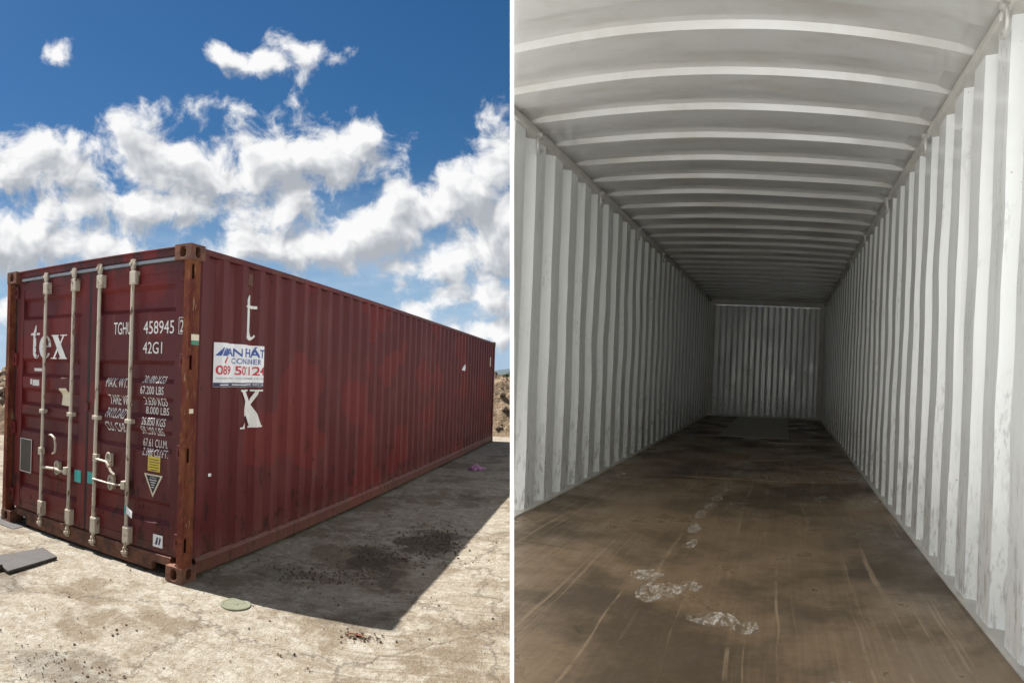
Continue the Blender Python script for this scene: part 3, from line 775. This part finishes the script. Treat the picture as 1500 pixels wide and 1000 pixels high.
# stickers
def sticker(name, polys, material, parent, off=.0016, frame=False, label=None):
    o = stick(name, polys, on_door(off, frame), [], dcuts, M[material], parent)
    if label: o['label'] = label
    return o
sticker('sticker', [quad(-.452, -.318, .805, .925)], 'yellow', DR, label='yellow warning sticker')
for i, w_ in enumerate((.10, .112, .095, .11, .08)):      # lines of print too small to read
    stick('small_print', [quad(-.385 - w_ / 2, -.385 + w_ / 2, .897 - i * .021, .903 - i * .021)], on_door(.0028), [], dcuts, M['black_ink'], DR)
sticker('sticker', [([(-.490, .780), (-.288, .780), (-.389, .595)], [(0, 2, 1)])], 'cream', DR, label='black triangular warning sticker with cream border')
sticker('sticker_field', [([(-.466, .768), (-.312, .768), (-.389, .626)], [(0, 2, 1)])], 'black_ink', DR, .0026)
stick('lettering', [shift(text_polys('ATTENTION', .070, .011), -.424, .748)], on_door(.0036), [], dcuts, M['vinyl'], DR)
for i, w_ in enumerate((.080, .056, .038, .026)):
    stick('small_print', [quad(-.389 - w_ / 2, -.389 + w_ / 2, .731 - i * .019, .737 - i * .019)], on_door(.0036), [], dcuts, M['vinyl'], DR)
sticker('sticker', [quad(-.372, -.268, .205, .305)], 'vinyl', DR, label='torn white sticker near the door foot')
sticker('sticker_field', [([(-.35, .225), (-.325, .225), (-.315, .285), (-.33, .285)], [(0, 1, 2, 3)]), ([(-.315, .225), (-.30, .225), (-.285, .275), (-.30, .29)], [(0, 1, 2, 3)])], 'navy_ink', DR, .0026)
sticker('sticker', [([(-1.63, 1.42), (-1.52, 1.425), (-1.49, 1.38), (-1.485, 1.30), (-1.50, 1.255), (-1.62, 1.262), (-1.605, 1.34)], [(0, 6, 5, 4, 3, 2, 1)])], 'cream', DL, label='peeling white sticker with curled corner')
# consolidated data plate, riveted
m = MB(); m.box(DX - .004, DX + .0055, 2.03, 2.225, .545, .885); pl = m.build('data_plate', M['plate'], DL, bevel=.002)
m = MB()
for (a0, a1, z0, z1) in ((2.03, 2.038, .545, .885), (2.217, 2.225, .545, .885), (2.0385, 2.2165, .877, .885), (2.0385, 2.2165, .545, .553)): m.box(DX - .0062, DX - .0038, a0, a1, z0, z1)
m.build('plate_border', M['zinc'], DL)
# tape and seals
m = MB(); m.box(DX - .004, DX - .001, 1.27, 1.36, .575, .685); m.build('tape', M['teal'], DL)['label'] = 'teal tape on the door edge'
m = MB(); m.box(DX - .004, DX - .001, 1.105, 1.18, .590, .695); m.build('tape', M['teal'], DR)['label'] = 'teal tape on the door edge'
m = MB(); m.tube([(.047, .650, .425), (.047, .650, .49)], .0185, 12); m.build('tape', M['teal'], DR)
m = MB(); m.add([(.026, .632, .43), (.020, .56, .40), (.018, .555, .455), (.026, .632, .492)], [(0, 1, 2, 3)]); m.build('tag', M['vinyl'], DR, solid=.002)['label'] = 'white paper tag on the locking bar'
# old scraped lettering on the left-hand leaf
for (a, z, w_, h_) in ((2.075, 1.575, .13, .03), (2.09, 1.44, .03, .055), (2.05, 1.43, .11, .06)):
    sticker('lettering', [quad(-a, -a + w_, z, z + h_)], 'white_worn', DL)
# label on the post
for (x0, x1, z0, z1, mt) in ((.035, .128, 1.858, 1.905, 'cream'), (.035, .128, 1.825, 1.8575, 'green'), (.036, .085, 1.30, 1.335, 'cream')):
    m = MB(); m.box(x0, x1, .0015, .0038, z0, z1); m.build('label_sticker', M[mt], A)

# writing and banner on the long side
scuts = [p[0] for p in prof]
def on_side(off): return lambda a, z: Vector((a, side_at(a) - off - .005, z))
for ch, a0, a1, z0, z1 in (('t', .77, .975, 1.905, 2.305), ('x', .73, 1.08, 1.14, 1.475)):
    for q, p in enumerate(serif(ch, a0, z0, a1 - a0, z1 - z0)): stick('lettering', [p], on_side(.003 + .0006 * q), scuts, [], M['white_decal'], A)
ban = stick('banner', [quad(.385, 1.095, 1.50, 1.862)], on_side(.006), scuts, [], M['vinyl'], A); ban['label'] = 'white vinyl advertising banner with blue and red print'
def bt(body, a0, a1, z0, z1, mt, bold=0., off=.0076):
    stick('lettering', [shift(text_polys(body, a1 - a0, z1 - z0, bold), a0, z0)], on_side(off), scuts, [], M[mt], ban)
bt('AN', .565, .735, 1.755, 1.825, 'blue_ink', .025); bt('PHÁT', .775, 1.085, 1.755, 1.850, 'blue_ink', .025)
bt('CONTAINER', .635, 1.03, 1.695, 1.742, 'blue_ink', .012)
bt('0899', .40, .625, 1.600, 1.677, 'red_ink', .018); bt('502', .675, .845, 1.600, 1.677, 'red_ink', .018); bt('124', .90, 1.088, 1.600, 1.677, 'red_ink', .018)
bt('MUA BÁN - CHO THUÊ - SỬA CHỮA CONTAINER CÁC LOẠI', .405, 1.075, 1.562, 1.582, 'black_ink', .0)
for q, p in enumerate([([(.395, 1.755), (.435, 1.755), (.475, 1.825), (.455, 1.825)], [(0, 1, 2, 3)]), ([(.445, 1.755), (.52, 1.755), (.545, 1.795), (.49, 1.795), (.478, 1.812)], [(0, 1, 2, 3, 4)]), ([(.49, 1.80), (.52, 1.78), (.55, 1.80), (.55, 1.825), (.52, 1.805), (.49, 1.825)], [(0, 1, 2, 5), (2, 3, 4, 5)])]):
    stick('emblem', [p], on_side(.0076 + .0006 * q), scuts, [], M['blue_ink'], ban)
stick('emblem', [([(.475, 1.705), (.49, 1.690), (.515, 1.735), (.53, 1.742), (.525, 1.750), (.505, 1.745)], [(0, 1, 2, 5), (2, 3, 4, 5)])], on_side(.0076), scuts, [], M['red_ink'], ban)
stick('footer_strip', [quad(.386, 1.094, 1.502, 1.535)], on_side(.0076), scuts, [], M['navy_ink'], ban)
for a0, a1 in ((.43, .60), (.65, .84)): stick('small_print', [quad(a0, a1, 1.514, 1.522)], on_side(.009), scuts, [], M['vinyl'], ban)
bt('0899 502 124', .87, 1.07, 1.511, 1.527, 'vinyl', .01, .009)
# vent cover, dent patch, torn stickers
vx = .835
m = MB(); y0 = side_at(vx) - .004; m.box(vx - .022, vx + .050, y0 - .020, y0 + .010, 2.375, 2.475); m.box(vx - .014, vx + .012, y0 - .006, y0 + .010, 2.325, 2.3745); m.build('vent_cover', M['rusty_dark'], A, bevel=.005)
stick('patch', [([(8.72, 1.80), (8.80, 1.78), (8.86, 1.84), (8.84, 1.93), (8.77, 1.90)], [(0, 1, 2, 3, 4)])], on_side(.004), scuts, [], M['vinyl'], A)['label'] = 'torn white sticker remnant'
stick('patch', [quad(.362, .395, .775, .80)], on_side(.004), scuts, [], M['vinyl'], A)
stick('patch', [quad(11.55, 11.62, 1.95, 2.18)], on_side(.004), scuts, [], M['cream'], A)

# ------------------------------------------------------------------ the open container with white inside
WB, HB, LB = 2.352, 2.385, 11.6
B = empty('shipping_container', MB_, TB)
tag(B, 'open container seen into, with white corrugated walls and scratched brown floor', 'container')
MBi = MB_.inverted()
eyeB = MBi @ (Vector((0, 0, EYE)) - TB)
# the corner beside the yard is closed off by an added upright board in the vertical plane x = 0
cutn = MBi @ Vector((1, 0, 0)); cutp = MBi @ (Vector((.0038, 0, 0)) - TB)
def trim(o):
    bm = bmesh.new(); bm.from_mesh(o.data)
    r = bmesh.ops.bisect_plane(bm, geom=bm.verts[:] + bm.edges[:] + bm.faces[:], plane_co=cutp, plane_no=cutn, clear_inner=True, dist=1e-5)
    ed = [e for e in r['geom_cut'] if isinstance(e, bmesh.types.BMEdge)]
    if ed and len(ed) > 2: bmesh.ops.holes_fill(bm, edges=ed, sides=0)
    bm.to_mesh(o.data); bm.free(); return o
YL = -9.95                       # left wall starts at the board
PW, PR = .318, .405
WSEG = [(.15, .0, .0), (.15, .0, -.056), (.24, -.056, -.056), (.15, -.056, .0), (.31, .0, .0)]
def wall_sheet(y_lo, x_of, phase, seed):
    pr, at = corr_profile(y_lo, -.02, PW, WSEG, phase)
    m = MB(); nz = 22; vs = []; k = len(pr)
    for j in range(nz + 1):
        z = -.02 + (HB + .01) * j / nz
        for (y, d) in pr:
            w = sin(pi * min(1, max(0, z / HB)))
            dd = d + w * (.012 * n3(y * .9, z * 1.3, seed) + .007 * n3(y * 2.6, z * 3.1, seed + 4))
            yy = y + w * .010 * n3(y * 1.5, z * 2.2, seed + 9)
            vs.append((x_of(dd), yy, z))
    m.add(vs, [(j * k + i, j * k + i + 1, (j + 1) * k + i + 1, (j + 1) * k + i) for j in range(nz) for i in range(k - 1)])
    return trim(m.build('side_panel', M['inwall'], B, solid=.003))
wall_sheet(YL, lambda d: d, -9.25, 3).data; wall_sheet(-LB, lambda d: WB - d, -10.60, 11)
# roof
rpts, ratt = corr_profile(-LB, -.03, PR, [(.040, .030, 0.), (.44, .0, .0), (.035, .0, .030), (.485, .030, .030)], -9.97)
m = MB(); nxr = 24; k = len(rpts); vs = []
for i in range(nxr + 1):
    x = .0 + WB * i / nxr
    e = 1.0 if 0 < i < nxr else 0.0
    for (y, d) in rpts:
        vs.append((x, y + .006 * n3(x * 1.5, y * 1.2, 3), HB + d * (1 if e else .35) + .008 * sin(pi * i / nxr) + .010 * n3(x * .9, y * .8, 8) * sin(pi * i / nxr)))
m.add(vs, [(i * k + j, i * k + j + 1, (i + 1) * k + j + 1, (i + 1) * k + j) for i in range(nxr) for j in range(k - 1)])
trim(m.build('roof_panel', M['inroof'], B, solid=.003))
# end wall
ep_, _ = corr_profile(.10, WB - .10, .245, [(.30, 0, 0), (.20, 0, .04), (.30, .04, .04), (.20, .04, 0)], .12)
m = MB(); vs = []; k = len(ep_); nz = 16
for j in range(nz + 1):
    z = .02 + 2.26 * j / nz
    for (x, d) in ep_: vs.append((x, d + .014 * sin(pi * j / nz) * n3(x * 2, z * 2.5, 6), z))
m.add(vs, [(j * k + i, j * k + i + 1, (j + 1) * k + i + 1, (j + 1) * k + i) for j in range(nz) for i in range(k - 1)])
m.build('end_panel', M['inend'], B, solid=.003)
m = MB(); m.box(-.05, WB + .05, -.045, .05, 2.285, 2.42); m.build('end_header', M['intrim'], B, bevel=.006)
m = MB(); m.box(0, WB, -.035, .05, -.02, .035); m.build('end_sill', M['intrim'], B, bevel=.006)
for x0 in (-.05, WB - .105):
    m = MB(); m.box(x0, x0 + .155, -.04, .051, .036, 2.2845); m.build('end_post', M['intrim'], B, bevel=.008)
# rails under the roof and wall foot flashing
for (x0, x1, yl) in ((-.05, .030, YL), (WB - .030, WB + .05, -LB)):
    m = MB(); m.box(x0, x1, yl, -.05, HB - .052, HB - .004); ox = sorted((x0 if x0 < 0 else x1, (-.003 if x0 < 0 else WB + .003))); m.box(ox[0], ox[1], yl, -.05, HB - .0038, HB + .055); trim(m.build('top_rail', M['intrim'], B, bevel=.008))
for (x0, x1, yl) in ((-.055, .022, YL), (WB - .022, WB + .055, -LB)):
    m = MB(); m.box(x0, x1, yl, -.05, -.05, .012); trim(m.build('floor_angle', M['intrim'], B, bevel=.004))
for (x0, x1, yl) in ((-.06, .02, YL), (WB - .02, WB + .06, -LB)):
    m = MB(); m.box(x0, x1, yl, 0, -.16, -.052); trim(m.build('bottom_rail', M['maroon_rail'], B))
m = MB(); m.box(WB - .06, WB + .055, -LB - .08, -LB - .001, -.16, HB + .04); m.build('corner_post', M['rusty'], B, bevel=.006)
m = MB(); m.box(.6, WB - .061, -LB - .08, -LB - .001, HB - .03, HB + .06); trim(m.build('door_header', M['maroon_rail'], B))
# plywood floor
edges_y = [-LB, -9.62, -8.44, -7.26, -6.05, -4.98, -3.86]
for a, b_ in zip(edges_y, edges_y[1:]):
    for (x0, x1) in ((.023, WB - .023),):
        dz = random.uniform(-.0015, .0015)
        m = MB(); m.box(x0, x1, a + .0015, b_ - .0015, -.030, dz)
        o = m.build('plywood_sheet', M['ply'], B)
        if x0 < 1: trim(o)
        if not len(o.data.polygons): bpy.data.objects.remove(o)
for (x0, x1) in ((.023, .655), (1.668, WB - .023)):
    m = MB(); m.box(x0, x1, -3.856, -.036, -.030, .0); m.build('plywood_sheet', M['ply'], B)
m = MB(); m.box(.657, 1.666, -3.856, -.036, -.030, .001); m.build('floor_plate', M['chequer'], B)['label'] = 'grey steel plate at the far end of the floor'
m = MB(); m.box(.024, WB - .024, -3.8595, -3.8565, -.020, .004); m.build('joint_strip', M['zinc'], B)
m = MB(); m.box(.03, WB - .03, -LB, -.04, -.10, -.031); trim(m.build('cross_member_deck', M['dark'], B))
# white scuffed patches of paint trodden onto the floor
def blot(cx, cy, rx, ry, seed):
    m = MB(); n = 16
    pts = [(cx + rx * cos(2 * pi * k / n) * (1 + .35 * n3(k * .9, seed, 0)), cy + ry * sin(2 * pi * k / n) * (1 + .35 * n3(k * .9, seed, 3)), .0028) for k in range(n)]
    m.add([(cx, cy, .0028)] + pts, [(0, 1 + k, 1 + (k + 1) % n) for k in range(n)]); m.build('scuff_mark', M['scuff'], B)
for i, (x, y, rx, ry) in enumerate([(.98, -9.86, .075, .08), (1.05, -10.05, .07, .12), (1.20, -9.95, .045, .06), (1.12, -10.02, .05, .08), (1.33, -10.27, .10, .07), (1.46, -10.33, .05, .06),
        (1.06, -8.62, .035, .12), (1.09, -8.38, .045, .10), (1.11, -8.1, .04, .12), (1.15, -7.7, .04, .14), (1.20, -7.2, .05, .12), (1.24, -6.2, .05, .22), (1.26, -5.3, .05, .2), (1.84, -8.0, .035, .08), (1.90, -7.9, .04, .05), (1.75, -10.75, .12, .05), (1.22, -3.9, .05, .25), (1.10, -9.3, .03, .10), (1.07, -9.0, .04, .12), (1.13, -7.45, .04, .14), (1.17, -6.9, .045, .16), (1.22, -6.55, .05, .16), (1.25, -5.8, .05, .2)]):
    blot(x, y, rx, ry, i * 1.7)
# lashing rings under the rail
def ring_mesh(sgn):
    m = MB()
    m.tube([(sgn * (.040 + .004 * sin(t * pi / 8)), .045 * cos(t * pi / 8 + .6), -.045 + .050 * sin(t * pi / 8 + .6)) for t in range(14)], .010, 8)
    m.tube([(sgn * .02, -.012, .008), (sgn * .062, -.012, .008)], .015, 8)
    return m
for sgn, x, ylist in ((1, .0, [-9.07 + 1.30 * i for i in range(7)]), (-1, WB, [-10.40 + 1.31 * i for i in range(8)])):
    first = None
    for y in ylist:
        if first is None: first = ring_mesh(sgn).build('lashing_ring', M['zinc'], B); o = first
        else: o = copy_part(first, B)
        o.location = (x, y, HB - .055)
# the plinth it stands on
m = MB(); m.box(-.25, WB + .25, -LB - .08, .30, -1.35, -.162); dk = m.build('plinth', M['concrete'], B)
trim(dk); dk.parent = None; dk.matrix_world = B.matrix_world.copy(); tag(dk, 'raised concrete plinth under the open container', kind='structure')
# unseen pale apron added at floor level, bouncing sunlight into the mouth
fz = lambda x, y: TB.z + (-.003 - (MBi @ (Vector((x, y, TB.z)) - TB)).z) / (MBi @ Vector((0, 0, 1))).z
L0 = MB_ @ Vector((WB + .25, -LB - .082, 0)) + TB; L1 = MB_ @ Vector((-.5, -LB - .082, 0)) + TB
t_ = (.0038 - L1.x) / (L0.x - L1.x); LX = L1 + (L0 - L1) * t_
ap = [(LX.x, LX.y), (.0038, .35), (-14, -.3), (-20, -28), (8, -28), (8, L0.y - .2), (L0.x, L0.y)][::-1]
m = MB(); k = len(ap); m.add([(x, y, -.4) for x, y in ap] + [(x, y, fz(1.0, 1.4)) for x, y in ap], [tuple(range(k)), tuple(range(k, 2 * k))[::-1]] + [(i, k + i, k + (i + 1) % k, (i + 1) % k) for i in range(k)])
tag(m.build('bounce_apron', M['apron']), 'added pale raised apron bouncing sunlight into the open container', kind='structure')
# unseen open door leaf, added to reflect sunlight into the container
m = MB(); m.box(WB - .03, WB + .03, -LB - .10 - 1.14, -LB - .10, .0, HB - .05); added_leaf = m.build('door', M['inwall'], B, bevel=.006)
# added frosted board at the cut corner, passing diffused sunlight inside
bd = MB(); yb0, yb1 = 1.04, 3.86
vv = []
for x in (-.0034, .0034):
    for (y, top) in ((yb0, 0), (yb1, 0), (yb1, 1), (yb0, 1)):
        # foot on the plywood, head level with the roof ribs
        tgt = (HB + .06) if top else .004
        zz = TB.z + (tgt - (MBi @ (Vector((x, y, TB.z)) - TB)).z) / (MBi @ Vector((0, 0, 1))).z
        vv.append((x, y, zz))
bd.add(vv, [(0, 1, 2, 3), (7, 6, 5, 4), (0, 4, 5, 1), (1, 5, 6, 2), (2, 6, 7, 3), (3, 7, 4, 0)])
tag(bd.build('added_divider_board', M['board']), 'added tall thin frosted white plastic board passing sunlight into the open container mouth', 'board')

# ------------------------------------------------------------------ things lying about the yard
def rock_verts(r, seed, sq=(1, 1, .7)):
    rnd = random.Random(seed); ph = (1 + 5 ** .5) / 2
    vs = [(-1, ph, 0), (1, ph, 0), (-1, -ph, 0), (1, -ph, 0), (0, -1, ph), (0, 1, ph), (0, -1, -ph), (0, 1, -ph), (ph, 0, -1), (ph, 0, 1), (-ph, 0, -1), (-ph, 0, 1)]
    return [tuple(c * r * q * rnd.uniform(.6, 1.25) / 1.9 for c, q in zip(v, sq)) for v in vs]
ICO = [(0, 11, 5), (0, 5, 1), (0, 1, 7), (0, 7, 10), (0, 10, 11), (1, 5, 9), (5, 11, 4), (11, 10, 2), (10, 7, 6), (7, 1, 8), (3, 9, 4), (3, 4, 2), (3, 2, 6), (3, 6, 8), (3, 8, 9), (4, 9, 5), (2, 4, 11), (6, 2, 10), (8, 6, 7), (9, 8, 1)]
gr = MB(); rnd = random.Random(5)
def crumb(x, y, r):
    z = gz(x, y) + r * .18
    gr.add([(x + v[0], y + v[1], z + v[2]) for v in rock_verts(r, rnd.random())], ICO)
def inA(x, y):
    q = MA.inverted() @ (Vector((x, y, gz(x, y))) - TA); return -.02 < q.x < LA and -.02 < q.y < WA
for _ in range(3000):
    a = rnd.uniform(-.84, .02); d = 2.2 + 9 * rnd.random() ** 1.6
    x, y = d * sin(a), d * cos(a)
    if inA(x, y): continue
    if n3(x * 1.1, y * 1.1, 40) + rnd.uniform(-.6, .6) < .08: continue
    crumb(x, y, min(.012, .0018 + .0028 * rnd.expovariate(1.1)))
for (cx, cy, sx, sy, n, r) in ((-.80, 6.05, .26, .46, 420, .007), (-1.22, 5.35, .25, .38, 320, .006), (-1.55, 4.75, .35, .2, 160, .006), (-.92, 3.72, .12, .06, 60, .006), (-2.2, 2.45, .34, .2, 70, .004)):
    for _ in range(n):
        x, y = rnd.gauss(cx, sx * .7), rnd.gauss(cy, sy * .7)
        if x < -.03 and not inA(x, y): crumb(x, y, r * rnd.uniform(.4, 1.9))
tag(gr.build('gravel', M['clod']), 'dark grit and soil crumbs scattered over the concrete', 'gravel', kind='stuff')

# round lid half in the shadow
lx, ly = -1.872, 3.88
m = MB(); n = 28; prof_l = [(.0, .010), (.020, .010), (.022, .007), (.086, .007), (.091, .010), (.106, .010), (.109, .006), (.109, .0)]
vs = []
for (r, z) in prof_l:
    for k in range(n): vs.append((r * cos(2 * pi * k / n), r * sin(2 * pi * k / n), z))
m.add(vs, [(i * n + k, i * n + (k + 1) % n, (i + 1) * n + (k + 1) % n, (i + 1) * n + k) for i in range(len(prof_l) - 1) for k in range(n)], False)
lid = m.build('round_lid', M['lid']); lid.location = (lx, ly, gz(lx, ly) - .004); lid.rotation_euler = (RAD(.5), RAD(1.8), .4)
tag(lid, 'round green grey metal lid lying half in the container shadow', 'lid')
# dark boards by the doors
def slab(name, pts, th, material, label, cat, lift=.004, group=None):
    m = MB(); c = sum((Vector(p) for p in pts), Vector((0, 0))) / len(pts)
    k = len(pts); vs = []
    for h_ in (0, th):
        for p in pts: vs.append((p[0] - c.x, p[1] - c.y, gz(*p) - gz(c.x, c.y) + h_))
    m.add(vs, [tuple(range(k))[::-1], tuple(range(k, 2 * k))] + [(i, (i + 1) % k, k + (i + 1) % k, k + i) for i in range(k)])
    o = m.build(name, material, bevel=.003); o.location = (c.x, c.y, gz(c.x, c.y) + lift); tag(o, label, cat, group); return o
slab('wooden_board', [(-3.505, 3.27), (-3.50, 3.83), (-3.76, 3.93), (-3.86, 3.38)], .022, M['slab_board'], 'dark weathered board lying on the sunlit concrete before the doors', 'board')
slab('wooden_board', [(-3.62, 3.13), (-3.60, 3.30), (-3.78, 3.36), (-3.82, 3.18)], .045, M['slab_board'], 'short thick offcut beside the dark weathered board', 'board', .002)
q = MA @ Vector((.03, WA - .02, 0)) + TA
slab('steel_plate', [(q.x - .14, q.y - .14), (q.x + .34, q.y - .20), (q.x + .34, q.y + .05), (q.x - .12, q.y + .1)], .010, M['slab_board'], 'flat dark plate under the container corner by the doors', 'plate', -.006)
# purple plastic bag
m = MB(); n = 18; rr = []
for j in range(7):
    t = j / 6
    for k in range(n):
        a = 2 * pi * k / n; r = (1 - t) ** .7 * (1 + .45 * n3(cos(a) * 2.2, sin(a) * 2.2, t * 2))
        rr.append((.155 * r * cos(a), .13 * r * sin(a), .075 * t * (1 + .6 * n3(cos(a) * 3, sin(a) * 3, 7)) ))
m.add(rr, [(j * n + k, j * n + (k + 1) % n, (j + 1) * n + (k + 1) % n, (j + 1) * n + k) for j in range(6) for k in range(n)])
bag = m.build('plastic_bag', M['purple']); bag.location = (-.65, 11.07, gz(-.65, 11.07)); tag(bag, 'crumpled purple plastic bag lying in the shadow of the container', 'bag')
# rusty strap end at the shadow's tip
m = MB(); m.tube([(-.06, 0, .006), (-.03, .012, .012), (.0, .008, .010), (.03, -.008, .012), (.06, -.004, .006)], .007, 6, flat=.6)
st = m.build('steel_strap', M['rusty']); st.location = (-.97, 3.72, gz(-.97, 3.72)); tag(st, 'bent piece of rusty steel strap on the concrete at the shadow edge', 'strap')

# earth mounds behind the yard
def mound(cx, cy, rx, ry, hh, seed, label, flat_top=.5):
    m = MB(); n = 110; vs = []
    for j in range(n + 1):
        for i in range(n + 1):
            u, v = -1 + 2 * i / n, -1 + 2 * j / n
            x, y = cx + u * rx, cy + v * ry
            r = math.hypot(u, v); w = sstep((1.0 - r) / flat_top)
            ridge = abs(n3(x * .8, y * .8, seed)) * .5 + abs(n3(x * 2.1, y * 2.1, seed + 3)) * .32 + abs(n3(x * 5, y * 5, seed + 6)) * .16 + n3(x * 11, y * 11, seed) * .05
            z = gz(x, y) - .15 + w * hh * (.70 + .5 * ridge) + ridge * .10 * min(1, w * 8)
            vs.append((x, y, z))
    m.add(vs, [(j * (n + 1) + i, j * (n + 1) + i + 1, (j + 1) * (n + 1) + i + 1, (j + 1) * (n + 1) + i) for j in range(n) for i in range(n)])
    o = m.build('earth_mound', M['earth']); tag(o, label, 'mound'); return vs
v1 = mound(-.9, 23.0, 6.5, 5.9, 2.0, 2, 'heap of dug brown earth behind the far end of the maroon container', .35)
v2 = mound(-13.5, 12.2, 5.5, 3.6, 1.75, 12, 'heap of brown earth and rubble beyond the door end of the maroon container', .4)
rk = random.Random(3); k = 0
for vs_, lab in ((v1, 'clods on the earth heaps'), (v2, 'clods on the earth heaps')):
    m = MB()
    for _ in range(900):
        p = vs_[rk.randrange(len(vs_))]
        if p[2] < gz(p[0], p[1]) + .05: continue
        r = .03 + .06 * rk.expovariate(1.3)
        m.add([(p[0] + q[0], p[1] + q[1], p[2] + .02 + q[2]) for q in rock_verts(min(r, .28), rk.random())], ICO)
    o = m.build('rubble', M['clod'] if k == 0 else M['pale_rock']); k += 1
    tag(o, 'loose clods and stones covering the earth heap behind the container' if k == 1 else 'pale stones and rubble over the earth heap beyond the doors', 'rubble', kind='stuff')
# rusty steel sheet lying on the rubble beyond the door end
m = MB(); m.box(-1.1, 1.1, -.5, .5, 0, .20); o = m.build('steel_beam', M['rusty_dark'], bevel=.01); o.location = (-9.15, 9.15, 1.18); o.rotation_euler = (0, 0, RAD(-45)); tag(o, 'rusty steel beam resting on the rubble heap beyond the doors', 'beam')
# pale fence far beyond
fe = empty('picket_fence', None, (-29, 27.5, gz(-29, 27.5))); fe.rotation_euler = (0, 0, RAD(45)); tag(fe, 'pale picket fence far beyond the rubble heap', 'fence')
m = MB(); m.box(-.045, .045, -.012, .012, .1, 1.95); p0 = m.build('picket', M['picket'], fe)
for i in range(1, 40): o = copy_part(p0, fe); o.location = (-3.9 + i * .2, 0, 0)
p0.location = (-3.9, 0, 0)
for z in (.45, 1.5):
    m = MB(); m.box(-4, 4, .0125, .05, z, z + .08); m.build('fence_rail', M['picket'], fe)
for i in range(5):
    m = MB(); m.box(-4 + i * 2 - .05, -4 + i * 2 + .05, .051, .14, -.1, 1.8); m.build('fence_post', M['picket'], fe)
